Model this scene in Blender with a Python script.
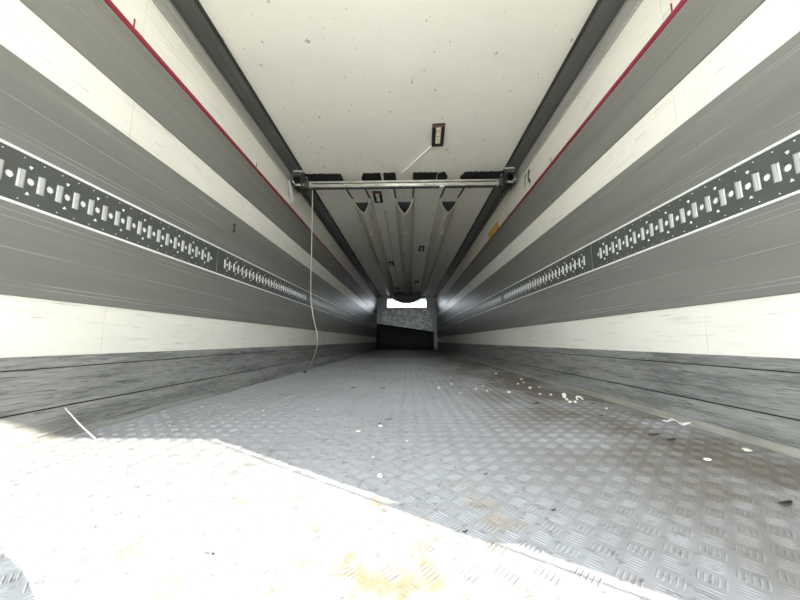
import bpy, bmesh, math, random
from mathutils import Vector, Matrix
random.seed(7)
R = math.radians
for o in list(bpy.data.objects): bpy.data.objects.remove(o)
scene = bpy.context.scene
COL = scene.collection

# ------------------------------------------------------------------ camera
CAMZ = 0.342                      # lens height above the trailer floor
FPX = 300.0                       # focal length in pixels of an 800 x 600 frame
PITCH, YAW = math.atan(41/FPX), math.atan(8*0.991/FPX)
cd = bpy.data.cameras.new('camera'); cam = bpy.data.objects.new('camera', cd); COL.objects.link(cam)
cam.location = (0, 0, CAMZ); cam.rotation_euler = (math.pi/2+PITCH, 0, YAW)
cd.sensor_width = 36; cd.lens = FPX/800*36; cd.clip_start = 0.02; cd.clip_end = 500
scene.camera = cam

# ------------------------------------------------------------------ sky, sun, exposure
w = bpy.data.worlds.new('sky'); scene.world = w; w.use_nodes = True
bg = w.node_tree.nodes['Background']
bg.inputs['Color'].default_value = (0.83, 0.915, 1.0, 1); bg.inputs['Strength'].default_value = 8.8
sd = bpy.data.lights.new('sun', 'SUN'); sun = bpy.data.objects.new('sun', sd); COL.objects.link(sun)
SUN = Vector((-1.05, 0.643, -0.42))                       # direction the sunlight travels
sun.rotation_euler = SUN.to_track_quat('-Z', 'Y').to_euler()
sd.energy = 14.5; sd.color = (1.0, 0.94, 0.82); sd.angle = R(0.2)
vs = scene.view_settings
vs.view_transform = 'Standard'; vs.look = 'None'; vs.gamma = 1; vs.use_curve_mapping = False
vs.exposure = 0.44

# ------------------------------------------------------------------ dimensions (m; x right, y into the trailer, z up from the floor)
XL, XR = -1.277, 1.183            # inner faces of the side walls
Y0, Y1 = 0.015, 12.35             # rear opening, front bulkhead
HC = CAMZ+1.84                    # ceiling
def hz(y): return CAMZ+y          # heights measured from the lens

# ------------------------------------------------------------------ materials
def ramp(nt, src, stops):
    r = nt.nodes.new('ShaderNodeValToRGB')
    e = r.color_ramp.elements
    while len(e) < len(stops): e.new(0.5)
    for k, (p, c) in enumerate(stops):
        e[k].position = p
        e[k].color = (c, c, c, 1) if isinstance(c, (int, float)) else (*c, 1)
    nt.links.new(src, r.inputs[0]); return r.outputs[0]
def noise(nt, scale=(1, 1, 1), s=1.0, detail=4, rough=0.6, off=(0, 0, 0)):
    g = nt.nodes.new('ShaderNodeNewGeometry')
    m = nt.nodes.new('ShaderNodeMapping'); m.inputs['Scale'].default_value = scale; m.inputs['Location'].default_value = off
    n = nt.nodes.new('ShaderNodeTexNoise'); n.inputs['Scale'].default_value = s
    n.inputs['Detail'].default_value = detail; n.inputs['Roughness'].default_value = rough
    nt.links.new(g.outputs['Position'], m.inputs[0]); nt.links.new(m.outputs[0], n.inputs['Vector'])
    return n.outputs['Fac']
def mix(nt, fac, a, b):
    m = nt.nodes.new('ShaderNodeMix'); m.data_type = 'RGBA'
    if isinstance(fac, (int, float)): m.inputs[0].default_value = fac
    else: nt.links.new(fac, m.inputs[0])
    for i, v in ((6, a), (7, b)):
        if isinstance(v, tuple): m.inputs[i].default_value = (*v, 1)
        else: nt.links.new(v, m.inputs[i])
    return m.outputs[2]
def mult(nt, a, b):
    m = nt.nodes.new('ShaderNodeMath'); m.operation = 'MULTIPLY'
    for i, v in ((0, a), (1, b)):
        if isinstance(v, (int, float)): m.inputs[i].default_value = v
        else: nt.links.new(v, m.inputs[i])
    return m.outputs[0]
def mat(name, col, rough=0.5, metal=0.0, spec=0.5, layers=(), bump=None, emit=None):
    """layers: (mapping scale, noise scale, lo, hi, colour, amount[, offset])"""
    m = bpy.data.materials.new(name); m.use_nodes = True; nt = m.node_tree
    p = nt.nodes['Principled BSDF']
    p.inputs['Roughness'].default_value = rough; p.inputs['Metallic'].default_value = metal
    p.inputs['Specular IOR Level'].default_value = spec
    c = tuple(col)
    if not layers:                                      # a faint grain on everything
        layers = [((1, 1, 1), 30, 0.35, 0.7, tuple(v*0.85 for v in col), 0.5)]
    for L in layers:
        n = noise(nt, L[0], L[1], off=L[6] if len(L) > 6 else (0, 0, 0))
        f = mult(nt, ramp(nt, n, [(L[2], 0.0), (L[3], 1.0)]), L[5])
        c = mix(nt, f, c, L[4])
    nt.links.new(c, p.inputs['Base Color']) if not isinstance(c, tuple) else None
    if bump:
        n = noise(nt, bump[0], bump[1])
        b = nt.nodes.new('ShaderNodeBump'); b.inputs['Strength'].default_value = bump[2]; b.inputs['Distance'].default_value = bump[3]
        nt.links.new(n, b.inputs['Height']); nt.links.new(b.outputs[0], p.inputs['Normal'])
    if emit:
        p.inputs['Emission Color'].default_value = (*emit[0], 1); p.inputs['Emission Strength'].default_value = emit[1]
    return m
M = {}
CREAM = (0.70, 0.67, 0.585)
M['grp'] = mat('white_wall_panel', CREAM, 0.40, layers=[
    ((1, .5, 1), 2.2, .42, .72, (.57, .545, .465), .6),
    ((6, 2.0, 24), 2.0, .56, .72, (.47, .44, .37), .45),
    ((6, 2.6, 75), 2.0, .655, .71, (.16, .15, .14), .75, (3, 1, 5)),
    ((20, 14, 20), 1.6, .73, .75, (.22, .20, .17), .8)], bump=((4, 1, 12), 3, .15, .01))
M['ceil'] = mat('white_ceiling_panel', (.80, .775, .69), 0.42, layers=[
    ((1, 1, 1), 1.6, .42, .75, (.69, .66, .58), .5),
    ((14, 9, 9), 1.5, .67, .70, (.30, .28, .25), .8),
    ((38, 24, 24), 1.2, .70, .73, (.12, .11, .10), .85, (7, 3, 0))], bump=((1, 1, 1), 3, .1, .01))
M['plate'] = mat('grey_aluminium_scuff_plate', (.20, .197, .172), 0.42, .2, spec=.3, layers=[
    ((1, .35, 4), 2.0, .40, .70, (.155, .154, .136), .7),
    ((6, .5, 45), 2.0, .62, .74, (.28, .28, .255), .28),
    ((6, 1.0, 60), 2.0, .70, .76, (.10, .10, .095), .5, (0, 4, 2)),
    ((20, 10, 20), 1.4, .74, .76, (.06, .06, .06), .8)])
M['kick'] = mat('scuffed_kick_plate', (.27, .266, .245), 0.45, .25, layers=[
    ((3, 1.2, 14), 2.0, .42, .60, (.125, .124, .115), .75),
    ((6, 7, 90), 2.0, .50, .68, (.42, .415, .385), .5, (2, 0, 7)),
    ((6, 5, 110), 2.0, .59, .65, (.05, .05, .047), .75, (5, 2, 1)),
    ((14, 8, 14), 1.4, .72, .75, (.70, .68, .62), .6)], bump=((2, 5, 60), 2, .3, .004))
M['trim'] = mat('pale_floor_trim', (.33, .315, .265), 0.45, .2, layers=[((3, 3, 20), 2.0, .42, .66, (.20, .19, .16), .7)])
M['ridge'] = mat('worn_ridge', (.30, .296, .262), 0.4, .2, layers=[((3, 1.2, 3), 2.0, .42, .60, (.17, .168, .148), .8)])
M['lump'] = mat('beige_lump', (.48, .45, .37), 0.7)
M['grease'] = mat('black_smear', (.03, .03, .026), 0.6)
M['edge'] = mat('bare_aluminium_edge', (.86, .86, .82), 0.35, .15)
M['track'] = mat('dark_perforated_rail', (.088, .091, .082), 0.42, .3, layers=[
    ((1, 2, 2), 4, .45, .72, (.11, .115, .105), .7), ((8, 30, 30), 1.4, .70, .74, (.3, .3, .28), .6)])
M['zinc'] = mat('galvanised_lip', (.40, .40, .365), 0.38, .4)
M['white'] = mat('white_plastic', (.85, .84, .80), 0.45)
M['red'] = mat('dark_red_strip', (.22, .010, .030), 0.42, layers=[((2, 3, 20), 3, .5, .75, (.16, .008, .02), .6)])
M['railgrey'] = mat('rail_aluminium', (.40, .385, .345), 0.34, .2, layers=[((1, .6, 8), 3, .42, .7, (.31, .30, .27), .7), ((6, 20, 20), 1.3, .70, .74, (.6, .6, .55), .6)])
M['raildark'] = mat('rail_dark_channel', (.105, .108, .100), 0.36, .2, layers=[((1, .8, 4), 3, .42, .7, (.075, .078, .072), .8), ((6, 9, 9), 2.0, .66, .72, (.11, .10, .09), .6)])
M['black'] = mat('black_rubber', (.008, .009, .009), 0.75, layers=[((1, 1, 1), 40, .4, .7, (.016, .016, .016), .6)])
M['steel'] = mat('worn_steel_bar', (.60, .575, .50), 0.32, .25, layers=[((3, 8, 20), 2.4, .45, .65, (.22, .20, .17), .7), ((9, 9, 9), 5, .62, .70, (.12, .09, .06), .6)])
M['dsteel'] = mat('dark_greasy_steel', (.09, .088, .08), 0.38, .6, layers=[((1, 1, 1), 25, .42, .66, (.03, .03, .028), .8), ((1, 1, 1), 60, .66, .72, (.35, .34, .31), .7)])
M['fabric'] = mat('grey_duct_fabric', (.56, .54, .465), 0.7, layers=[((5, .8, 5), 2.0, .40, .70, (.50, .48, .41), .7), ((14, 5, 14), 2.0, .64, .72, (.20, .19, .165), .6)], bump=((6, 1.2, 6), 3, .35, .03))
M['fabricdark'] = mat('dark_duct_fabric', (.10, .105, .11), 0.75)
M['strap'] = mat('dark_strap', (.045, .042, .036), 0.7)
M['bulk'] = mat('bulkhead_grey', (.24, .243, .24), 0.45, .2, layers=[((1, 1, 1), 3, .4, .7, (.17, .17, .165), .7)])
M['mottled'] = mat('mottled_bulkhead_plate', (.42, .41, .39), 0.45, .3, layers=[((4, 4, 6), 2, .42, .58, (.17, .165, .16), .85), ((10, 4, 22), 2, .56, .66, (.08, .08, .08), .7), ((10, 4, 10), 2, .68, .75, (.6, .6, .58), .5, (3, 3, 3))])
M['yellow'] = mat('yellow_sticker', (.62, .38, .03), 0.5, layers=[((1, 14, 26), 3, .52, .60, (.45, .25, .02), .7)])
M['rope'] = mat('pale_rope', (.36, .33, .26), 0.8)
M['paper'] = mat('white_scrap', (.82, .80, .74), 0.6)
M['crumb'] = mat('white_crumb', (.60, .56, .46), 0.6)
M['leaf'] = mat('dark_dry_leaf', (.030, .024, .018), 0.7)
M['brownleaf'] = mat('brown_dry_scrap', (.16, .085, .035), 0.7)
M['led'] = mat('lamp_diffuser', (.75, .72, .62), 0.4, layers=[((30, 40, 1), 1.0, .50, .56, (.55, .38, .12), .8)])
M['lampred'] = mat('lamp_red_end', (.10, .01, .012), 0.4)
M['ground'] = mat('yard_concrete', (.52, .49, .43), 0.85, layers=[((1, 1, 1), .6, .4, .7, (.44, .41, .36), .7)])

# diamond-plate floor: worn aluminium, dirt towards the right wall, ochre spills near the door
def floor_mat():
    m = bpy.data.materials.new('aluminium_tread_plate'); m.use_nodes = True; nt = m.node_tree
    p = nt.nodes['Principled BSDF']; p.inputs['Metallic'].default_value = .10
    p.inputs['Specular IOR Level'].default_value = .30
    c = mix(nt, mult(nt, ramp(nt, noise(nt, (1, 1, 1), 1.3), [(.38, 0.), (.70, 1.)]), .6), (.37, .373, .385), (.28, .28, .285))
    g = nt.nodes.new('ShaderNodeNewGeometry'); s = nt.nodes.new('ShaderNodeSeparateXYZ'); nt.links.new(g.outputs['Position'], s.inputs[0])
    def mr(src, a, b):
        q = nt.nodes.new('ShaderNodeMapRange'); q.inputs[1].default_value = a; q.inputs[2].default_value = b
        q.interpolation_type = 'SMOOTHSTEP'; nt.links.new(src, q.inputs[0]); return q.outputs[0]
    # brown grime gathered along the right-hand wall
    side = mr(s.outputs[0], .05, .85)
    n1 = ramp(nt, noise(nt, (1.2, .8, 1), 2.4, off=(2, 5, 0)), [(.32, 0.), (.55, 1.)])
    c = mix(nt, mult(nt, mult(nt, side, n1), .95), c, (.135, .115, .090))
    # fine speckle, wear streaks along the trailer
    c = mix(nt, mult(nt, ramp(nt, noise(nt, (1, 1, 1), 46), [(.56, 0.), (.66, 1.)]), .55), c, (.13, .125, .115))
    c = mix(nt, mult(nt, ramp(nt, noise(nt, (6, .8, 1), 2.0, off=(9, 0, 0)), [(.56, 0.), (.72, 1.)]), .45), c, (.22, .215, .205))
    # ochre spill
    near = mult(nt, mr(s.outputs[1], .95, .55), mult(nt, mr(s.outputs[0], -.62, -.25), mr(s.outputs[0], .45, .0)))
    n2 = ramp(nt, noise(nt, (1.4, 1, 1), 7.0, off=(1, 4, 0)), [(.53, 0.), (.66, 1.)])
    c = mix(nt, mult(nt, mult(nt, near, n2), .8), c, (.30, .22, .11))
    nt.links.new(c, p.inputs['Base Color'])
    r = ramp(nt, noise(nt, (1, 1, 1), 9), [(.3, .50), (.7, .68)]); nt.links.new(r, p.inputs['Roughness'])
    b = nt.nodes.new('ShaderNodeBump'); b.inputs['Strength'].default_value = .25; b.inputs['Distance'].default_value = .0015
    nt.links.new(noise(nt, (1, 1, 1), 120), b.inputs['Height']); nt.links.new(b.outputs[0], p.inputs['Normal'])
    return m
M['floor'] = floor_mat()

# ------------------------------------------------------------------ helpers
def obj(name, verts, faces, m, parent=None, smooth=False, fix=True):
    me = bpy.data.meshes.new(name); me.from_pydata([tuple(v) for v in verts], [], faces); me.update()
    if fix:
        bm = bmesh.new(); bm.from_mesh(me); bmesh.ops.recalc_face_normals(bm, faces=bm.faces); bm.to_mesh(me); bm.free()
    if smooth:
        for p in me.polygons: p.use_smooth = True
    me.materials.append(M[m]); o = bpy.data.objects.new(name, me); COL.objects.link(o)
    if parent: o.parent = parent
    return o
def tag(o, label=None, cat=None, group=None, kind=None):
    if label: o['label'] = label
    if cat: o['category'] = cat
    if group: o['group'] = group
    if kind: o['kind'] = kind
    return o
def thing(name, label, cat, loc=(0, 0, 0), group=None, kind=None):
    o = bpy.data.objects.new(name, None); COL.objects.link(o); o.location = loc
    o.empty_display_size = .05
    return tag(o, label, cat, group, kind)
class MB:
    def __init__(s): s.v = []; s.f = []
    def add(s, v, f):
        n = len(s.v); s.v += [tuple(a) for a in v]; s.f += [tuple(i+n for i in q) for q in f]
    def box(s, x0, x1, y0, y1, z0, z1, ch=0.0, mtx=None):
        if ch <= 0:
            v = [(x, y, z) for z in (z0, z1) for y in (y0, y1) for x in (x0, x1)]
            f = [(0, 2, 3, 1), (4, 5, 7, 6), (0, 1, 5, 4), (2, 6, 7, 3), (0, 4, 6, 2), (1, 3, 7, 5)]
        else:
            bm = bmesh.new(); bmesh.ops.create_cube(bm, size=1)
            for q in bm.verts: q.co = ((x0+x1)/2+q.co.x*(x1-x0), (y0+y1)/2+q.co.y*(y1-y0), (z0+z1)/2+q.co.z*(z1-z0))
            bmesh.ops.bevel(bm, geom=list(bm.edges), offset=ch, segments=2, affect='EDGES', profile=.5)
            bm.verts.index_update(); v = [tuple(q.co) for q in bm.verts]; f = [tuple(q.index for q in p.verts) for p in bm.faces]; bm.free()
        if mtx: v = [tuple(mtx @ Vector(a)) for a in v]
        s.add(v, f)
    def prism(s, prof, y0, y1, cap=True):            # profile (x, z) swept along y
        n = len(prof)
        v = [(x, y0, z) for x, z in prof]+[(x, y1, z) for x, z in prof]
        f = [(i, (i+1) % n, n+(i+1) % n, n+i) for i in range(n)]
        if cap: f += [tuple(range(n)), tuple(range(2*n-1, n-1, -1))]
        s.add(v, f)
    def tube(s, pts, r, n=10, cap=True):
        pts = [Vector(p) for p in pts]; base = len(s.v); up = None
        for i, p in enumerate(pts):
            t = (pts[min(i+1, len(pts)-1)]-pts[max(i-1, 0)]).normalized()
            if up is None: up = t.orthogonal().normalized()
            up = (up-t*up.dot(t)).normalized(); sd_ = t.cross(up)
            rr = r[i] if isinstance(r, (list, tuple)) else r
            for k in range(n):
                a = 2*math.pi*k/n; s.v.append(tuple(p+(up*math.cos(a)+sd_*math.sin(a))*rr))
        for i in range(len(pts)-1):
            for k in range(n):
                a, b = base+i*n+k, base+i*n+(k+1) % n
                s.f.append((a, b, b+n, a+n))
        if cap:
            s.f.append(tuple(base+k for k in range(n))[::-1]); s.f.append(tuple(base+(len(pts)-1)*n+k for k in range(n)))
    def build(s, name, m, parent=None, smooth=False): return obj(name, s.v, s.f, m, parent, smooth)
def boxo(name, m, parent, *a, ch=0.0):
    b = MB(); b.box(*a, ch=ch); return b.build(name, m, parent)
def wx(side, d):                                       # x of a point d metres into the room from a side wall
    return XL+d if side < 0 else XR-d
CR = cam.rotation_euler.to_matrix()
def ray(px, py): return CR @ Vector(((px-400)/FPX, -(py-300)/FPX, -1))
def on_floor(px, py, z=0.0):
    d = ray(px, py); t = (z-CAMZ)/d.z; return Vector((0, 0, CAMZ))+d*t
def on_wall(px, py, x):
    d = ray(px, py); t = x/d.x; return Vector((0, 0, CAMZ))+d*t
def on_depth(px, py, y):
    d = ray(px, py); t = y/d.y; return Vector((0, 0, CAMZ))+d*t

# ------------------------------------------------------------------ ground outside
tag(boxo('ground', 'ground', None, -40, 40, -45, 45, -1.45, -1.25), 'pale concrete yard outside the trailer', 'ground', kind='structure')

# unseen canopy added behind the trailer; its edge cuts off the sunlit floor patch
ZK = 2.62; YK = 1.085-ZK/0.42*0.643
cp = tag(boxo('sun_block_canopy', 'bulk', None, -1.8, 7.6, YK, -.35, ZK, ZK+.14), 'flat canopy added unseen behind the trailer to block the sun', 'canopy', kind='structure')
for x in (-1.65, 7.45): boxo('post', 'bulk', cp, x-.06, x+.06, YK+.05, YK+.17, -1.25, ZK)

# ------------------------------------------------------------------ floor
PITCHF = 0.0585                                        # basket-weave lattice of the tread plate
fl = tag(boxo('floor', 'floor', None, XL-.06, XR+.06, Y0-.10, Y1+.3, -.12, 0.0), 'worn aluminium tread plate floor of the trailer', 'floor', kind='structure')
def tread():
    # five short lens-shaped bars to a cell, cells turned a quarter turn by turns
    V, F = [], []
    L, W, H, gap = .0168, .0023, .0009, .0074
    a = PITCHF; xm, xM, ym, yM = XL+.05, XR-.05, -.10, 6.2
    for j in range(int((ym)/a*2)-1, int(yM/a*2)+2):
        for i in range(int(xm/a)-2, int(xM/a)+2):
            cx, cy = (i+(.5 if j % 2 else 0))*a, j*a/2
            if not (xm < cx < xM and ym < cy < yM): continue
            ang = math.pi/4 if j % 2 else -math.pi/4
            ca, sa = math.cos(ang), math.sin(ang)
            for k in range(-2, 3):
                off = k*gap; n = len(V)
                for lx, ly, lz in ((-L, 0, 0), (-L*.5, -W, 0), (L*.5, -W, 0), (L, 0, 0), (L*.5, W, 0), (-L*.5, W, 0), (-L*.5, 0, H), (L*.5, 0, H)):
                    ly += off
                    V.append((cx+lx*ca-ly*sa, cy+lx*sa+ly*ca, lz-.0001))
                F += [(n, n+1, n+6), (n+1, n+2, n+7, n+6), (n+2, n+3, n+7), (n+3, n+4, n+7), (n+4, n+5, n+6, n+7), (n+5, n, n+6)]
    return V, F
V, F = tread()
tag(obj('tread_bars', V, F, 'floor', fl, fix=False), 'raised five-bar tread pattern', kind='stuff')

# ------------------------------------------------------------------ side walls
RED0, RED1 = 1.425, 1.456
BANDS = [(1.120, 1.425, (1.395, 1.372, 1.275)), (.627, .927, (.884, .874, .782, .683, .665)), (.146, .444, (.418, .394, .296, .192, .176))]
SEAMS = [1.24+1.1*k for k in range(-2, 12)]
def band_profile(side, a, b, ridges, t=.008, ridge=.0022):
    p = [(-.004, a), (t-.002, a), (t, a+.003)]
    p += [(t, b-.003), (t-.002, b), (-.004, b)]
    return [(wx(side, d-.008), hz(z)) for d, z in p]
def strip(side, z, hw, t, name, m_, parent, d0=-.001):
    m = MB(); m.prism([(wx(side, d), hz(q)) for d, q in ((d0, z-hw-.001), (d0+t, z-hw), (d0+t, z+hw), (d0, z+hw+.001))], Y0, Y1)
    return m.build(name, m_, parent)
for side, nm in ((-1, 'left'), (1, 'right')):
    a, b = sorted((wx(side, -.075), wx(side, -.022)))
    wall = tag(boxo('wall_'+nm, 'bulk', None, a, b, Y0, Y1+.3, -.12, HC+.08), f'{nm} side wall of the trailer with white panels and grey scuff bands', 'wall', kind='structure')
    ys = [Y0]+[s for s in SEAMS if Y0+.05 < s < Y1-.05]+[Y1]
    for y0, y1 in zip(ys, ys[1:]):
        a, b = sorted((wx(side, -.024), wx(side, -.008)))
        boxo('wall_panel', 'grp', wall, a, b, y0+.0015, y1-.0015, -.02, HC+.01, ch=.0008)
    for i, (b0, b1, rg) in enumerate(BANDS):
        m = MB(); m.prism(band_profile(side, b0, b1, rg), Y0, Y1); pl_ = m.build('scuff_plate', 'plate', wall)
        for r in rg: strip(side, r, .0013, .0022, 'ridge', 'plate' if i == 0 else 'ridge', pl_)
    for k0, k1, kr in ((-.094, -.053, ()), (-.236, -.098, (-.126, -.152, -.185))):
        m = MB(); m.prism(band_profile(side, k0, k1, (), .010), Y0, Y1)
        kp = tag(m.build('kick_plate', 'kick', wall), 'scuffed grey kick plate')
        for r in kr: strip(side, r, .002, .003, 'ridge', 'kick', kp, .001)
    a, b = sorted((wx(side, -.012), wx(side, -.004)))
    boxo('groove', 'black', wall, a, b, Y0, Y1, hz(-.243), hz(-.092))
    # sloping cove from the kick plate down to the floor, with a pale trim along the floor
    cv = .022 if side > 0 else .045
    m = MB(); m.prism([(wx(side, -.012), hz(-.241)), (wx(side, .001), hz(-.241)), (wx(side, .004), hz(-.247)), (wx(side, cv*.7), hz(-.312)), (wx(side, cv*.7), -.004), (wx(side, -.012), -.004)], Y0, Y1)
    m.build('floor_cove', 'kick', wall)
    m = MB(); m.prism([(wx(side, cv*.7), hz(-.320)), (wx(side, cv*.7+.004), hz(-.320)), (wx(side, cv+.012), .006), (wx(side, cv+.013), .001), (wx(side, cv+.013), -.003), (wx(side, cv*.7), -.003)], Y0, Y1)
    tag(m.build('cove_trim', 'trim' if side > 0 else 'kick', wall), 'pale trim strip along the floor' if side > 0 else 'grey trim strip along the floor')
    m = MB(); m.prism([(wx(side, -.010), hz(RED0)), (wx(side, .001), hz(RED0)), (wx(side, .004), hz(RED0+.006)), (wx(side, .004), hz(RED1-.006)), (wx(side, .001), hz(RED1)), (wx(side, -.010), hz(RED1))], Y0, Y1)
    tag(m.build('load_line_strip', 'red', wall), 'narrow dark red load line strip')
    for s in SEAMS:
        if .5 < s < 6:
            a, b = sorted((wx(side, -.009), wx(side, -.005)))
            tag(boxo('load_line_tick', 'red', wall, a, b, s-.003-(.05 if s < 2 else 0), s+.003-(.05 if s < 2 else 0), hz(RED1), hz(RED1+.05)), 'short upright red tick')

# lashing rails: dark perforated strips between bright edges
def track_cell(P, side, u0, dep):
    """one pitch of the rail: a slot and a round hole cut through the plate, with rims"""
    yc = .5355; lo, hi = .4495, .6215; st, sb = yc+.0325, yc-.0325
    p = .0555; s0, s1 = .003, .025; h = (.0255, p+.0025)                 # hole tile runs up to the next slot
    def q(a, b, c, d): P.add([(wx(side, dep), u0+u, hz(z)) for u, z in (a, b, c, d)], [(0, 1, 2, 3)])
    q((s0, st), (p+s0, st), (p+s0, hi), (s0, hi)); q((s0, lo), (p+s0, lo), (p+s0, sb), (s0, sb))
    for (ua, za), (ub, zb) in (((s0, sb), (s1, sb)), ((s1, sb), (s1, st)), ((s1, st), (s0, st)), ((s0, st), (s0, sb))):
        P.add([(wx(side, dep), u0+ua, hz(za)), (wx(side, dep), u0+ub, hz(zb)), (wx(side, dep-.006), u0+ub, hz(zb)), (wx(side, dep-.006), u0+ua, hz(za))], [(0, 1, 2, 3)])
    cx = (s1+p+s0)/2; r = .0118
    rect = [(p+s0, yc), (p+s0, st), (cx, st), (s1, st), (s1, yc), (s1, sb), (cx, sb), (p+s0, sb)]
    n = len(P.v)
    for k, (u, z) in enumerate(rect): P.v.append((wx(side, dep), u0+u, hz(z)))
    for dd in (dep, dep-.006):
        for k in range(8):
            a = k*math.pi/4; P.v.append((wx(side, dd), u0+cx+r*math.cos(a), hz(yc+r*1.1*math.sin(a))))
    for k in range(8):
        l = (k+1) % 8
        P.f.append((n+k, n+l, n+8+l, n+8+k)); P.f.append((n+8+k, n+8+l, n+16+l, n+16+k))
lipmesh = {}
for side, nm in ((-1, 'left'), (1, 'right')):
    rail = thing('lashing_rail', f'dark perforated lashing rail with bright edges along the {nm} wall', 'rail', (wx(side, 0), 0, hz(.5355)))
    inv = Matrix.Translation(-rail.location)
    def rel(o): o.matrix_parent_inverse = inv; return o
    for zc in (.6245, .4465):
        m = MB(); m.prism([(wx(side, -.008), hz(zc-.0045)), (wx(side, .003), hz(zc-.0045)), (wx(side, .005), hz(zc-.002)), (wx(side, .005), hz(zc+.002)), (wx(side, .003), hz(zc+.0045)), (wx(side, -.008), hz(zc+.0045))], Y0, Y1)
        rel(m.build('edge_strip', 'edge', rail))
    a, b = sorted((wx(side, -.0085), wx(side, -.0072)))
    rel(tag(boxo('backing', 'white', rail, a, b, Y0, Y1, hz(.452), hz(.619)), 'white strip showing through the holes'))
    start = Y0+.001; nxt = 1.925 if side < 0 else 1.905
    while start < Y1-.1:
        ys_, ye_ = start, min(nxt, Y1-.01); nxt += 1.84
        n = int((ye_-ys_-.09)/.0555)
        P = MB(); uo = ye_-.045-n*.0555
        for k in range(n): track_cell(P, side, uo+k*.0555, -.001)
        ue = uo+n*.0555+.003
        for u0, u1 in ((ys_+.0015, uo+.003), (ue, ye_-.0015)):        # blank ends at the joints
            P.add([(wx(side, -.001), u, hz(z)) for u, z in ((u0, .4495), (u1, .4495), (u1, .6215), (u0, .6215))], [(0, 1, 2, 3)])
        sec = rel(P.build('rail_section', 'track', rail))
        T = MB()
        for k in range(n):
            c = uo+k*.0555
            for zz in (.607, .464): T.box(*sorted((wx(side, -.002), wx(side, .001))), c+.0125, c+.0155, hz(zz-.0014), hz(zz+.0014))
            if k % 2 == 0:
                for zz, sg in ((.581, -1), (.4905, 1)):
                    x0, x1 = wx(side, -.002), wx(side, .0025)
                    tri = [(c+.030, hz(zz+.0045*-sg)), (c+.039, hz(zz+.0045*-sg)), (c+.0345, hz(zz+.0045*sg))]
                    T.add([(x, u, z) for x in (x0, x1) for u, z in tri], [(0, 1, 2), (3, 5, 4), (0, 3, 4, 1), (1, 4, 5, 2), (2, 5, 3, 0)])
        tag(T.build('punched_tabs', 'edge', sec), kind='stuff')
        if True:
            for k in range(n):
                c = uo+k*.0555+.019
                if side not in lipmesh:
                    L = MB(); sg = 1 if side < 0 else -1
                    pr = [(-.005, -.006), (-.001, -.0045), (.0005, .0015), (-.0003, .0055), (-.005, .006)]
                    L.add([(sg*d, u, z) for z in (-.0315, .0315) for d, u in pr], [(0, 1, 2, 3, 4), (9, 8, 7, 6, 5)]+[(i, (i+1) % 5, 5+(i+1) % 5, 5+i) for i in range(5)])
                    lo = L.build('slot_lip', 'zinc', sec); lipmesh[side] = lo.data
                else:
                    lo = bpy.data.objects.new('slot_lip', lipmesh[side]); COL.objects.link(lo); lo.parent = sec
                lo.location = (wx(side, 0), c, hz(.5355))
        start = ye_

# ------------------------------------------------------------------ ceiling
ceil = tag(boxo('ceiling', 'bulk', None, XL-.07, XR+.07, Y0, Y1+.3, HC+.022, HC+.10), 'white panelled trailer ceiling with small dark scuffs', 'ceiling', kind='structure')
CS = [2.21+1.10*k for k in range(-2, 10)]
ys = [Y0]+[s for s in CS if Y0+.05 < s < Y1-.05]+[Y1]
for y0, y1 in zip(ys, ys[1:]):
    boxo('ceiling_panel', 'ceil', ceil, XL-.02, XR+.02, y0+.0015, y1-.0015, HC, HC+.024, ch=.0008)

BY, BZ = 3.05, hz(1.685)                               # decking bar
# ------------------------------------------------------------------ roof rails (carriage tracks in the upper corners)
for side, nm in ((-1, 'left'), (1, 'right')):
    rr = thing('roof_rail', f'dark channelled roof rail in the upper {nm} corner', 'rail', (wx(side, .07), 0, hz(1.81)))
    inv = Matrix.Translation(-rr.location)
    def rel(o): o.matrix_parent_inverse = inv; return o
    # pale flange on the wall
    m = MB(); m.prism([(wx(side, d), hz(z)) for d, z in ((-.009, 1.700), (.006, 1.700), (.009, 1.704), (.009, 1.765), (.013, 1.772), (.013, 1.800), (-.009, 1.800))], Y0, BY+.1)
    rel(m.build('wall_flange', 'railgrey', rr))
    # dark channel with lips
    m = MB(); m.prism([(wx(side, d), hz(z)) for d, z in ((-.009, 1.80), (.016, 1.80), (.016, 1.806), (.026, 1.806), (.026, 1.813), (.104, 1.813), (.104, 1.810), (.108, 1.806), (.140, 1.806), (.140, 1.838), (-.009, 1.838))], Y0, Y1)
    rel(m.build('channel', 'raildark', rr))
    m = MB(); m.prism([(wx(side, d), hz(z)) for d, z in ((.1395, 1.803), (.144, 1.803), (.144, 1.839), (.1395, 1.839))], Y0, Y1)
    rel(tag(m.build('seal', 'black', rr), 'black rubber seal'))
    # toothed strip running forward from the carriage
    m = MB(); y = 3.42
    while y < Y1-.25:
        m.box(*sorted((wx(side, .008), wx(side, .022))), y, y+.022, hz(1.766), hz(1.794)); y += .05
    q = MB(); q.box(*sorted((wx(side, -.009), wx(side, .009))), BY+.102, Y1-.1, hz(1.760), hz(1.799))
    rel(tag(m.build('teeth', 'edge', rel(q.build('toothed_strip', 'raildark', rr))), 'row of small bright teeth', kind='stuff'))

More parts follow.
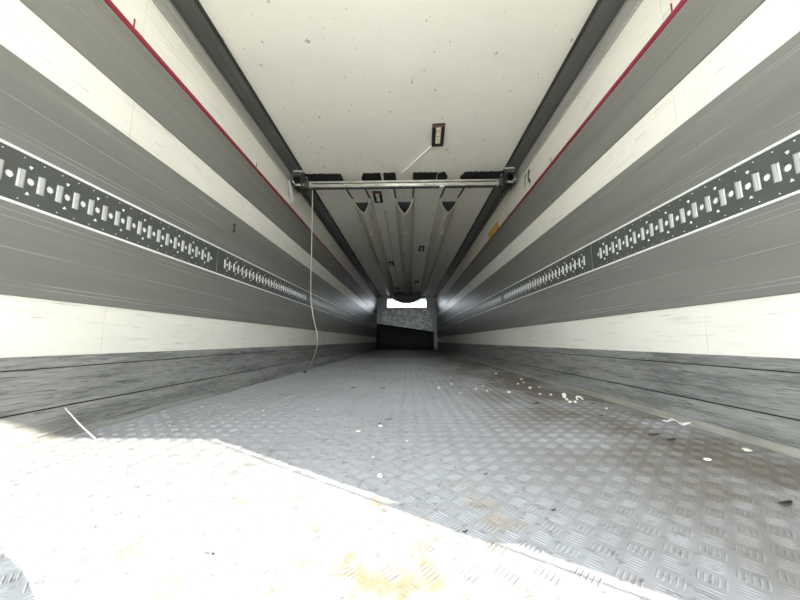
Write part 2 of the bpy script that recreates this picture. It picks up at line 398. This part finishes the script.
# ------------------------------------------------------------------ front bulkhead with its opening
zo = hz(1.37)
fw = tag(boxo('wall_front', 'bulk', None, XL-.02, XR+.02, Y1, Y1+.12, -.10, zo), 'grey front bulkhead with a bright opening under the ceiling', 'wall', kind='structure')
for a, b in ((XL-.02, -.87), (.77, XR+.02)): boxo('bulkhead_cheek', 'bulk', fw, a, b, Y1, Y1+.12, zo, HC+.01)
tag(boxo('bulkhead_plate', 'mottled', fw, -1.065, .985, Y1-.03, Y1-.001, .01, zo-.015, ch=.004), 'mottled grey steel plate')
boxo('lintel', 'bulk', fw, -.885, .785, Y1-.02, Y1+.12, hz(1.745), HC+.01); boxo('sill', 'bulk', fw, -.93, .83, Y1-.035, Y1+.12, zo-.014, zo+.006, ch=.003)
for a, b in ((-.885, -.862), (.762, .785)): boxo('opening_frame', 'bulk', fw, a, b, Y1-.03, Y1+.11, zo, HC-.005, ch=.003)
for a, b in ((XL+.0, XL+.075), (1.045, 1.13)): boxo('corner_post', 'bulk', fw, a, b, Y1-.07, Y1-.005, .005, HC-.06, ch=.006)
# unseen cowling added outside the opening to hold back sky light
cw = tag(boxo('sky_block_cowling', 'bulk', None, -1.02, .92, Y1+.125, Y1+1.5, HC-.02, HC+.05), 'cowling added unseen outside the front bulkhead to limit sky light', 'cowling', kind='structure')
for a, b in ((-1.02, -.94), (.84, .92)): boxo('sky_block_side', 'bulk', cw, a, b, Y1+.125, Y1+1.5, .4, HC-.02)
boxo('sky_block_floor', 'bulk', cw, -.94, .84, Y1+.125, Y1+1.5, .4, zo-.02)
# black sheet in front of the bulkhead, its top edge slanting down to the right
sh = MB(); pl = on_depth(377, 323.5, Y1-.08); pr_ = on_depth(433, 331.5, Y1-.08)
xs = [XL+.01+(1.03-XL)*k/12 for k in range(13)]
vv = []
for yy in (0, 1):
    for k, x in enumerate(xs):
        f = (x-pl.x)/(pr_.x-pl.x); zt = pl.z+(pr_.z-pl.z)*f
        for r_ in (0, .5, 1):
            vv.append((x, Y1-.085-.10*(1-r_)-.012*math.sin(k*1.3)*(1-r_*.5)-.012*yy, .002+(zt-.002)*r_))
ff = []
for k in range(12):
    for r_ in range(2):
        a = k*3+r_; ff += [(a, a+3, a+4, a+1), (a+39, a+40, a+43, a+42)]
    ff += [(k*3+2, k*3+5, k*3+44, k*3+41), (k*3, k*3+39, k*3+42, k*3+3)]
ff += [(0, 1, 40, 39), (1, 2, 41, 40), (36, 75, 76, 37), (37, 76, 77, 38)]
tag(obj('black_sheet', vv, ff, 'black', None, True), 'black sheet in front of the bulkhead with a slanting top edge', 'sheet')

# ------------------------------------------------------------------ rear door frame (behind and beside the camera; throws the floor's shadow edge)
df = tag(boxo('door_1', 'railgrey', None, XL-.09, XR+.09, Y0-.06, Y0, hz(1.80), HC+.10), 'rear door frame of the trailer', 'door frame', kind='structure')
boxo('jamb', 'railgrey', df, XR+.002, XR+.09, Y0-.06, Y0, -.12, hz(1.80)); boxo('jamb', 'railgrey', df, XL-.09, XL-.002, Y0-.06, Y0, -.12, hz(1.80))
boxo('door_seal', 'black', df, XR-.062, XR-.056, Y0-.05, Y0-.047, .01, hz(1.80))
boxo('hinge_plate', 'railgrey', df, XR-.058, XR+.004, Y0-.05, Y0-.045, .393, .470); boxo('hinge_plate', 'railgrey', df, XR-.058, XR+.004, Y0-.05, Y0-.045, .01, .318)

# ------------------------------------------------------------------ decking bar across the trailer with its two carriages
BY, BZ = 3.05, hz(1.685)
bar = thing('decking_bar', 'worn steel bar spanning the trailer below the ceiling', 'bar', (0, BY, BZ))
m = MB()
n = 12; prof = []
for k in range(24):
    a = 2*math.pi*k/24; c, s_ = math.cos(a), math.sin(a)
    prof.append((.030*math.copysign(abs(c)**.6, c), .036*math.copysign(abs(s_)**.6, s_)))
x0, x1 = XL+.209, XR-.209
v = [(x-0, p[0], p[1]) for x in (x0, x1) for p in prof]
m.add(v, [(i, (i+1) % 24, 24+(i+1) % 24, 24+i) for i in range(24)]+[tuple(range(24)), tuple(range(47, 23, -1))])
m.build('tube', 'steel', bar, True)
m = MB(); m.box(x0+.03, x1-.03, -.0335, -.029, -.006, .006); m.build('front_groove_strip', 'dsteel', bar)
m = MB(); m.box(x0+.02, x1-.02, -.020, .020, -.045, -.033, ch=.003); m.build('lower_lip', 'dsteel', bar)
m = MB(); m.box(.345, .395, -.034, .01, -.050, -.040, ch=.003); tag(m.build('clip', 'white', bar), 'small white clip')
for x, s_ in ((x0, -1), (x1, 1)):
    m = MB(); m.box(min(x, x+s_*.05), max(x, x+s_*.05), -.040, .040, -.045, .045, ch=.008); m.build('end_fitting', 'dsteel', bar)
for side, nm in ((-1, 'left'), (1, 'right')):
    x = wx(side, .105); sg = 1 if side < 0 else -1
    cg = thing('rail_carriage', f'dark steel carriage clamped to the {nm} roof rail at the end of the bar', 'carriage', (x, BY, hz(1.76)), 'carriages holding the bar')
    b = MB(); b.box(-.055, .055, -.10, .10, .012, .024, ch=.003); b.build('top_plate', 'dsteel', cg)
    b = MB(); b.box(-.050, -.038, -.085, .085, -.12, .014, ch=.003); b.build('side_plate', 'dsteel', cg)
    b = MB(); b.box(.038, .050, -.085, .085, -.12, .014, ch=.003); b.build('side_plate', 'dsteel', cg)
    for yy in (-.065, .065):
        b = MB(); b.tube([(-.048, yy, .036), (.048, yy, .036)], .026, 14); b.build('roller', 'steel', cg)
    b = MB(); b.box(-.045, .045, -.13, -.085, -.030, .012, ch=.008); b.build('latch_block', 'dsteel', cg)
    b = MB(); b.tube([(-.05, -.05, -.095), (.06, -.05, -.095)], .013, 10); b.build('pin', 'zinc', cg)
    b = MB(); b.box(-.032, .032, .05, .16, -.07, .006, ch=.006); b.build('guide_block', 'dsteel', cg)
    b = MB(); b.tube([(sg*-.02, -.08, -.10), (sg*-.02, -.13, -.115), (sg*-.035, -.14, -.10)], .007, 8); b.build('release_lever', 'zinc', cg)

# rope hanging from the left carriage to the floor
pts = [(312.5, 190, 3.08), (312.3, 215, 3.08), (311.6, 250, 3.08), (310.8, 285, 3.08), (311.2, 300, 3.09), (313.5, 318, 3.10), (317, 334, 3.12), (317, 346, 3.16), (314, 357, 3.24), (309.5, 366, 3.36)]
P3 = [on_depth(*p) for p in pts]+[on_floor(307.2, 370.2, .006), on_floor(306, 372, .006)]
sm = []
for i in range(len(P3)-1):                              # Catmull-Rom through the points
    a, b, c, d = P3[max(i-1, 0)], P3[i], P3[i+1], P3[min(i+2, len(P3)-1)]
    for k in range(5):
        t = k/5; sm.append(.5*((2*b)+(c-a)*t+(2*a-5*b+4*c-d)*t*t+(-a+3*b-3*c+d)*t**3))
sm.append(P3[-1])
rp = thing('rope', 'thin pale rope hanging from the left carriage down to the floor', 'rope', tuple(P3[-2]))
inv = Matrix.Translation(-rp.location)
m = MB(); m.tube(sm, .0055, 8); o = m.build('cord', 'rope', rp, True); o.matrix_parent_inverse = inv
m = MB(); e = P3[-1]; m.tube([e, e+Vector((-.012, .004, .001)), e+Vector((-.03, .0, -.001))], [.008, .013, .006], 8); o = m.build('frayed_end', 'strap', rp, True); o.matrix_parent_inverse = inv

# ------------------------------------------------------------------ three fabric air ducts under the ceiling
DX = [((351.5+372)/2, -1), ((395+413.5)/2, 0), ((439+459)/2, 1)]
DN = {-1: 'left', 0: 'middle', 1: 'right'}
for px, k in DX:
    za = 3.62
    c0 = on_depth(px, 195, za); xs0 = c0.x
    xf = {-1: -.60, 0: .0, 1: .55}[k]
    du = thing('air_duct', f'{["left", "middle", "right"][k+1]} of three pale fabric air ducts hanging under the ceiling', 'air duct', (xs0, za, hz(1.80)), 'fabric air ducts')
    inv = Matrix.Translation(-du.location)
    def rel(o): o.matrix_parent_inverse = inv; return o
    NU, NV = 16, 60; V = []; F = []
    W = .118
    for sh_ in (0, 1):
        for j in range(NV+1):
            for i in range(NU+1):
                u = -1+2*i/NU
                notch = .17*(1-abs(u))
                y = za+notch+(11.28-za-notch)*(j/NV)**1.5
                f = (y-za)/(11.28-za); cx = xs0+(xf-xs0)*f
                sag = .125+.012*math.sin(y*2.1+k)+.008*math.sin(y*5.3+2*k)
                z = hz(1.832)-.018-sag*(1-abs(u)**2.2)-.045*max(0, 1-(y-za)/.12)*abs(u)**3*0
                x = cx+u*W*(1+.05*math.sin(y*3.1+k))+.006*math.sin(y*7+u*3)
                V.append((x, y, z+.004*sh_))
    N1 = (NU+1)*(NV+1)
    for j in range(NV):
        for i in range(NU):
            a = j*(NU+1)+i; F += [(a, a+1, a+NU+2, a+NU+1), (N1+a, N1+a+NU+1, N1+a+NU+2, N1+a+1)]
        a = j*(NU+1); F += [(a, a+NU+1, N1+a+NU+1, N1+a), (a+NU, N1+a+NU, N1+a+2*NU+1, a+2*NU+1)]
    for i in range(NU): F.append((i, N1+i, N1+i+1, i+1))
    rel(obj('fabric', V, F, 'fabric', du, True))
    mouth = [Vector(V[i])+Vector((0, -.002, .002)) for i in range(NU+1)]
    m = MB(); m.tube(mouth, .0065, 6); rel(tag(m.build('mouth_hem', 'crumb', du, True), 'pale hem of the notched mouth'))
    m = MB(); zt_ = hz(1.832)-.004
    xa_, xb_ = xs0+(xf-xs0)*.02, xf
    m.add([(xa_-W*.93, za+.15, zt_), (xa_+W*.93, za+.15, zt_), (xb_+W*.93, 11.28, zt_), (xb_-W*.93, 11.28, zt_), (xa_-W*.93, za+.15, zt_-.004), (xa_+W*.93, za+.15, zt_-.004), (xb_+W*.93, 11.28, zt_-.004), (xb_-W*.93, 11.28, zt_-.004)],
          [(0, 1, 2, 3), (7, 6, 5, 4), (0, 4, 5, 1), (1, 5, 6, 2), (2, 6, 7, 3), (3, 7, 4, 0)])
    rel(m.build('mouth_shade', 'fabricdark', du))  # dark sheet put in as the shade inside the duct mouth
    for s_ in (-1, 1):                                  # hanging edge cord and straps to the bar
        m = MB(); m.tube([(xs0+(xf-xs0)*t+s_*W, za+(11.28-za)*t, hz(1.822)) for t in [q/10 for q in range(11)]], .009, 6)
        rel(m.build('edge_cord', 'fabric', du))
        m = MB(); xx = xs0+s_*W*.93
        m.add([(xx+dx, yy, zz+dz) for (yy, zz) in ((BY+.036, BZ+.004), (za-.10, hz(1.775)), (za+.015, hz(1.812))) for dx, dz in ((-.011, 0), (.011, 0), (.011, .005), (-.011, .005))],
              [(0, 1, 5, 4), (1, 2, 6, 5), (2, 3, 7, 6), (3, 0, 4, 7), (4, 5, 9, 8), (5, 6, 10, 9), (6, 7, 11, 10), (7, 4, 8, 11), (0, 3, 2, 1), (8, 9, 10, 11)])
        rel(m.build('strap', 'strap', du))
    for yy in (4.55, 7.1):
        f = (yy-za)/(11.28-za); cx = xs0+(xf-xs0)*f+.01
        sag = .125+.012*math.sin(yy*2.1+k)+.008*math.sin(yy*5.3+2*k)
        m = MB(); zz = hz(1.832)-.018-sag
        m.box(cx-.014, cx+.014, yy-.06, yy+.06, zz-.012, zz-.002, ch=.003); rel(tag(m.build('tag', 'white', du), 'small white tag'))

# dark sagging hood where the ducts meet the opening
V = []; F = []; n = 24
for y in (11.30, 12.25):
    for i in range(n+1):
        u = -1+2*i/n; V.append((-.045+u*.68, y, hz(1.815)-.30*(1-abs(u)**2.2)*(1.1 if y < 12 else 1)))
    for i in range(n+1):
        u = -1+2*i/n; V.append((-.045+u*.68, y, hz(1.832)))
N = 2*(n+1)
for i in range(n):
    F += [(i, i+1, N+i+1, N+i), (n+1+i, N+n+1+i, N+n+2+i, n+2+i), (i, n+1+i, n+2+i, i+1), (N+i, N+i+1, N+n+2+i, N+n+1+i)]
F += [(0, N, N+n+1, n+1), (n, 2*n+1, N+2*n+1, N+n)]
tag(obj('plenum_hood', V, F, 'fabricdark', None, True), 'dark sagging fabric hood joining the ducts before the bright opening', 'hood')

# ------------------------------------------------------------------ ceiling lamps, cables
def on_ceil(px, py, z=HC):
    d = ray(px, py); t = (z-CAMZ)/d.z; return Vector((0, 0, CAMZ))+d*t
LAMPS = [(438, 134, 'nearest ceiling lamp, black framed with a loose white cable'), (378, 196, 'black framed ceiling lamp just behind the bar, left of centre'),
         (421.5, 248, 'small dark ceiling lamp between the middle and right ducts, nearer one'), (391.5, 263, 'small dark ceiling lamp between the left and middle ducts, nearer one'),
         (417, 281.5, 'small dark ceiling lamp between the middle and right ducts, farther one'), (396.7, 288, 'small dark ceiling lamp between the left and middle ducts, farther one')]
lamp0 = None; LP = []
for i, (px, py, lab) in enumerate(LAMPS):
    p = on_ceil(px, py); LP.append(p)
    t = thing('ceiling_lamp', lab, 'lamp', (p.x, p.y, HC), 'ceiling lamps')
    if i == 0: t.rotation_euler.z = R(-3)
    if lamp0 is None:
        a = MB(); a.box(-.055, .055, -.14, .14, -.030, 0, ch=.008); parts = [a.build('housing', 'black', t)]
        a = MB(); a.box(-.022, .022, -.128, .085, -.036, -.027, ch=.004); parts.append(a.build('diffuser', 'led', t))
        a = MB(); a.box(-.050, .050, -.139, -.120, -.0335, -.012, ch=.004)
        for q in a.v[:]: pass
        parts.append(a.build('end_cap', 'lampred', t)); lamp0 = t
    else:
        for q in parts:
            c = q.copy(); COL.objects.link(c); c.parent = t
c1 = on_ceil(433.5, 144.5, HC-.006); c2 = on_ceil(402, 173, HC-.006)
cb = MB(); dirv = (c2-c1).normalized(); nrm = Vector((dirv.y, -dirv.x, 0))
ptsc = []
for t in range(13):
    f = t/12; ptsc.append(c1+(c2-c1)*f+nrm*.003*math.sin(f*9)*f)
m = MB(); m.tube(ptsc, .0075, 8); tag(m.build('lamp_cable', 'white', None, True), 'white cable running from the nearest lamp to the bar', 'cable')
m = MB(); m.box(-.335, -.310, 4.0, 11.6, HC-.012, HC-.0005, ch=.003)
tag(m.build('cable_duct', 'fabric', None), 'thin grey cable duct along the ceiling beside the left duct', 'cable duct')

# black torn remnants of a seal on the ceiling at the bar
def ragged(name, px0, px1, label, y0=3.075, y1=3.285, taper=(0, 0)):
    xa, xb = on_ceil(px0, 176).x, on_ceil(px1, 176).x
    n = max(6, int((xb-xa)/.012)); top = []; bot = []
    for i in range(n+1):
        f = i/n; e0 = taper[0]*max(0, 1-f*n/3.0); e1 = taper[1]*max(0, 1-(1-f)*n/3.0)
        cut = (e0+e1)*(y1-y0)*.45
        top.append((xa+(xb-xa)*f+random.uniform(-.003, .003), y0+cut+random.uniform(0, .016)))
        bot.append((xa+(xb-xa)*f, y1-cut))
    ring = top+bot[::-1]; N = len(ring)
    V = [(x, y, HC-.001) for x, y in ring]+[(x, y, HC-.014) for x, y in ring]
    F = []
    for i in range(n): F += [(i, i+1, N-2-i, N-1-i), (N+i, 2*N-1-i, 2*N-2-i, N+i+1)]
    F += [(i, (i+1) % N, N+(i+1) % N, N+i) for i in range(N)]
    return tag(obj(name, V, F, 'black'), label, 'seal', 'torn black seal on the ceiling')
ragged('seal_remnant', 304, 342, 'long torn black strip on the ceiling at the left end of the bar')
ragged('seal_remnant', 361, 381, 'short torn black piece on the ceiling above the left duct', taper=(.9, 0))
ragged('seal_remnant', 383.5, 396, 'small torn black piece on the ceiling between the left and middle ducts')
ragged('seal_remnant', 413, 436.5, 'torn black piece on the ceiling right of the middle duct')
ragged('seal_remnant', 437.5, 447.5, 'smallest torn black piece on the ceiling above the right duct', taper=(.3, .9))
ragged('seal_remnant', 460.5, 506, 'long torn black strip on the ceiling at the right end of the bar', taper=(.9, 0))

# ------------------------------------------------------------------ stickers and scraps on the walls
def wall_poly(name, pix, x, m, label, cat, th=.0015):
    s_ = 1 if x < 0 else -1; pts = [on_wall(px, py, x+s_*th) for px, py in pix]; n = len(pts)
    V = [tuple(p) for p in pts]+[(p.x-s_*th, p.y, p.z) for p in pts]
    return tag(obj(name, V, [tuple(range(n)), tuple(range(2*n-1, n-1, -1))]+[(i, (i+1) % n, n+(i+1) % n, n+i) for i in range(n)], m), label, cat)
wall_poly('sticker', [(488.2, 233.5), (498.2, 220.5), (499, 231.5), (489, 241.5)], XR+.008, 'yellow', 'yellow sticker above the red line on the right wall', 'sticker')
wall_poly('smear', [(233.4, 224.5), (234.6, 223.2), (236, 225.6), (234.6, 228), (235.6, 231.4), (234, 233), (233, 231), (233.8, 228.2)], XL, 'grease', 'small black smear on the grey band above the left lashing rail', 'smear')
wall_poly('scuff_mark', [(528.2, 169.5), (529.4, 168.8), (529.6, 172.5), (528.6, 177), (530.6, 180.5), (530.2, 184), (529.2, 187.5), (529.8, 183.5), (528, 181), (527.6, 177)], XR+.008, 'grease', 'ragged black scuff above the red line beside the right carriage', 'scuff', th=.0008)
wall_poly('scuff_mark', [(524.6, 176), (527.2, 172.5), (527, 174.4), (525.2, 179), (525.6, 184), (524.6, 190), (524.4, 183)], XR+.008, 'kick', 'faint grey scuff left of the ragged black scuff on the right wall', 'scuff', th=.0008)
# loose scrap of white tape hanging over the red line on the left wall
pts = [(287.8, 180.5), (290, 180), (294, 200), (294.3, 204.5), (288.5, 203.5), (289.6, 197)]
V = []
for j, lift in enumerate((.012, .034)):
    for q, (px, py) in enumerate(pts):
        V.append(on_wall(px, py, XL-.006+lift*(.3 if q < 2 else 1.0)+.006*((q*7) % 3)))
tag(obj('tape_scrap', V, [(0, 1, 2, 5), (2, 3, 4, 5), (6, 11, 8, 7), (8, 11, 10, 9)]+[(i, (i+1) % 6, 6+(i+1) % 6, 6+i) for i in range(6)], 'paper'), 'torn scrap of white tape hanging above the red line on the left wall', 'tape')

# ------------------------------------------------------------------ crumbs, scraps and leaves on the floor
def crumb(name, px, py, wpx, hpx, m, label, cat, group=None, flat=.75, seed=0):
    rnd = random.Random(int(px*31+py*17)+seed)
    p = on_floor(px, py); d = (p-Vector((0, 0, CAMZ))).dot(CR @ Vector((0, 0, -1)))
    sx = max(.004, wpx*d/FPX/2); sz = max(.002, min(hpx*d/FPX/2, sx*1.4))
    bm = bmesh.new(); bmesh.ops.create_icosphere(bm, subdivisions=2, radius=1)
    for q in bm.verts:
        k = 1+rnd.uniform(-.22, .22); q.co = Vector((q.co.x*sx*k, q.co.y*sx*.8*k, max(-.75, q.co.z)*sz*flat*k))
    lo = min(q.co.z for q in bm.verts)
    for q in bm.verts: q.co.z -= lo
    me = bpy.data.meshes.new(name); bm.to_mesh(me); bm.free(); me.materials.append(M[m])
    o = bpy.data.objects.new(name, me); COL.objects.link(o); o.location = (p.x, p.y, .0012); o.rotation_euler.z = rnd.uniform(0, 6)
    return tag(o, label, cat, group)
def leaf(name, px, py, wpx, m, label, cat, group=None, asp=.45):
    rnd = random.Random(int(px*13+py*7)); p = on_floor(px, py); d = (p-Vector((0, 0, CAMZ))).dot(CR @ Vector((0, 0, -1)))
    L = wpx*d/FPX/2; n = 10; V = []; F = []
    for sgn in (0, 1):
        for i in range(n+1):
            u = -1+2*i/n; hw = L*asp*(1-u*u)**.7*(1+rnd.uniform(-.15, .15))
            for t in (-1, 0, 1): V.append((u*L, t*hw, .004+.004*(t*t)*min(1, L/.02)*(.5+.5*u)+.0015*sgn+.003*u*u))
    K = 3*(n+1)
    for i in range(n):
        for t in (0, 1):
            a = i*3+t; F += [(a, a+3, a+4, a+1), (K+a, K+a+1, K+a+4, K+a+3)]
        F += [(i*3, K+i*3, K+i*3+3, i*3+3), (i*3+2, i*3+5, K+i*3+5, K+i*3+2)]
    o = obj(name, V, F, m, None, True); o.location = (p.x, p.y, -.001); o.rotation_euler.z = rnd.uniform(-.2, .2)
    return tag(o, label, cat, group)
ORD = ['leftmost', 'second from the left', 'third from the left', 'fourth from the left', 'fifth from the left', 'sixth from the left', 'seventh from the left', 'eighth from the left', 'middle one', 'eighth from the right', 'seventh from the right', 'sixth from the right', 'fifth from the right', 'fourth from the right', 'third from the right', 'second from the right', 'rightmost']
LW = ['small white crumb scattered right of the floor centre, '+q for q in ORD]
for px, py, s_ in sorted(((438.7, 389, 3), (451.7, 385, 3.2), (476.5, 389.7, 3.4), (460.5, 394, 2.6), (482.7, 386.7, 2.4), (487, 391.7, 2.2), (508.7, 393, 3.6), (521.5, 380, 3), (518, 384.5, 2.4), (523.7, 383, 2), (530, 388.7, 3.2), (539.7, 388, 2.6), (540, 395, 3), (550.8, 395.6, 3), (496, 374.3, 2.6), (430, 375.5, 1.6), (588.7, 389, 2.6))):
    crumb('crumb', px, py, s_, s_*.8, 'crumb', LW.pop(0), 'crumb', 'crumbs towards the right wall')
crumb('crumb', 564.3, 399, 4.2, 6, 'crumb', 'tallest pale crumb of the small heap on the floor right of centre', 'crumb', 'crumb heap', flat=1.0)
crumb('crumb', 566.8, 400.6, 2.6, 3, 'crumb', 'little pale crumb leaning on the tallest crumb of the heap', 'crumb', 'crumb heap', flat=.8)
crumb('crumb', 570, 403.3, 4.4, 3.4, 'crumb', 'round white crumb at the front of the heap, left one of two', 'crumb', 'crumb heap', flat=.8)
crumb('crumb', 575.2, 403, 3.4, 3, 'crumb', 'round white crumb at the front of the heap, right one of two', 'crumb', 'crumb heap', flat=.8)
c = on_floor(579.5, 400); m = MB()
m.tube([c+Vector((.016*math.cos(a), .012*math.sin(a), .008+.010*math.sin(a))) for a in [R(-30+24*q) for q in range(11)]], .005, 8)
tag(m.build('curled_peel', 'crumb', None, True), 'small pale curled ring of peel beside the crumb heap', 'peel')
crumb('crumb', 606.5, 409.2, 3.2, 2, 'crumb', 'single white crumb lying right of the heap near the wall', 'crumb')
crumb('crumb', 708, 461, 7, 3, 'paper', 'bright white chip on the dirty floor near the right wall', 'chip')
crumb('crumb', 747, 451.5, 9, 4, 'lump', 'beige lump on the floor close to the right wall', 'lump')
crumb('crumb', 380, 477.5, 5, 4.4, 'paper', 'white crumb lying nearest the sunlit patch', 'crumb')
crumb('crumb', 358.6, 432, 5.5, 2.2, 'crumb', 'flat pale crumb on the floor left of centre', 'crumb')
crumb('crumb', 380.2, 427, 3.6, 3, 'paper', 'white crumb with a dark speck in the middle of the floor', 'crumb')
crumb('crumb', 379.8, 424.8, 2.8, 2, 'leaf', 'dark speck behind the white crumb in the middle of the floor', 'speck')
crumb('crumb', 407, 442, 3, 1.8, 'crumb', 'small pale crumb in the middle of the floor', 'crumb')
for (px, py), q in zip(((317.5, 410), (373, 458), (263, 411), (341, 370), (356, 362), (352, 369.5)), ('right of the leftmost crumb', 'just left of the crumb by the sunlit patch', 'leftmost of all crumbs', 'right of the rope end', 'farthest into the trailer', 'between the rope end and the dark bulkhead')):
    crumb('crumb', px, py, 2.4, 1.6, 'crumb', 'tiny pale floor crumb '+q, 'crumb', 'tiny crumbs on the left half')
LD = ['small dark dry leaf scrap on the mid floor, '+q for q in ORD[:5]+['middle one']+ORD[12:]]
for px, py, s_ in sorted(((352.5, 388.3, 5), (382.4, 388.6, 5), (490, 381, 8), (501, 377.7, 4), (535, 387.8, 4), (529.5, 379.2, 7), (535.5, 404.3, 8), (433, 398.6, 2.6), (591.5, 405, 6), (600.5, 417, 6), (484, 399.5, 3))):
    leaf('leaf_scrap', px, py, s_, 'leaf', LD.pop(0), 'leaf', 'dark leaf scraps')
leaf('leaf_scrap', 786, 506, 15, 'leaf', 'dark leaf at the right edge of the floor', 'leaf', asp=.4)
leaf('leaf_scrap', 653, 436.5, 14, 'leaf', 'long dark leaf scrap by the right wall', 'leaf', asp=.3)
leaf('leaf_scrap', 671, 441.5, 13, 'leaf', 'dark leaf scrap just right of the long one by the right wall', 'leaf', asp=.3)
leaf('leaf_scrap', 388, 420.5, 8, 'brownleaf', 'brown curled scrap in the middle of the floor', 'leaf', asp=.25)
leaf('leaf_scrap', 553.5, 512.5, 5, 'leaf', 'tiny dark scrap on the near floor beside the sunlit edge', 'leaf')
leaf('leaf_scrap', 485.5, 476, 5, 'leaf', 'small dark scrap on the floor right of centre', 'leaf', asp=.3)
leaf('leaf_scrap', 213, 557, 4, 'leaf', 'dark speck of leaf lying in the sunlit patch', 'leaf')
leaf('leaf_scrap', 465, 534.5, 6, 'leaf', 'dark speck at the edge of the sunlit patch', 'leaf', asp=.4)
# twisted strip of paper by the right wall
pp = [(662.5, 419.5), (667, 420.5), (672, 418.5), (675.5, 419.5), (679.5, 422.5), (683, 423.5), (688, 422.5), (694, 421.5)]
V = []
for i, (px, py) in enumerate(pp):
    c = on_floor(px, py+1.5, .006+.004*(i % 2)); a = i*.9
    for t in (-1, 1): V.append(c+Vector((.003*t*math.cos(a), .003*t*math.cos(a), .005*t*math.sin(a)+.002)))
V2 = [v_+Vector((0, 0, .0015)) for v_ in V]; n = len(V); F = []
for i in range(len(pp)-1):
    a = 2*i; F += [(a, a+1, a+3, a+2), (n+a, n+a+2, n+a+3, n+a+1), (a, a+2, n+a+2, n+a), (a+1, n+a+1, n+a+3, a+3)]
F += [(0, n, n+1, 1), (n-2, n-1, 2*n-1, 2*n-2)]
tag(obj('paper_twist', V+V2, F, 'paper'), 'twisted strip of white paper against the right wall', 'paper')

# thin white straw leaning from the left wall onto the floor
a, b = on_wall(65, 408, XL+.014), on_floor(95, 438.5, .004)
m = MB(); m.tube([a, a*.5+b*.5+Vector((0, 0, -.004)), b], .0022, 6)
tag(m.build('straw', 'paper', None, True), 'thin white straw leaning from the left kick plate to the floor', 'straw')

# ------------------------------------------------------------------ unseen pull cord, added to cast the rounded shadow low on the left
q = on_floor(-53, 628); t = (Y0-.03-q.y)/SUN.y
g = q+SUN*t
pc = thing('shadow_caster', 'dark cord with a round grip added in the rear doorway to cast a shadow', 'pull cord', tuple(g))
m = MB(); m.tube([(0, 0, .05), (0, 0, hz(1.80)-g.z)], .002, 6); m.build('cord', 'strap', pc)
m = MB(); m.tube([(0, 0, -.085+.17*k/12) for k in range(13)], [max(.004, .066*math.sqrt(max(0, 1-(-1+2*k/12)**2))) for k in range(13)], 20); m.build('grip', 'black', pc, True)
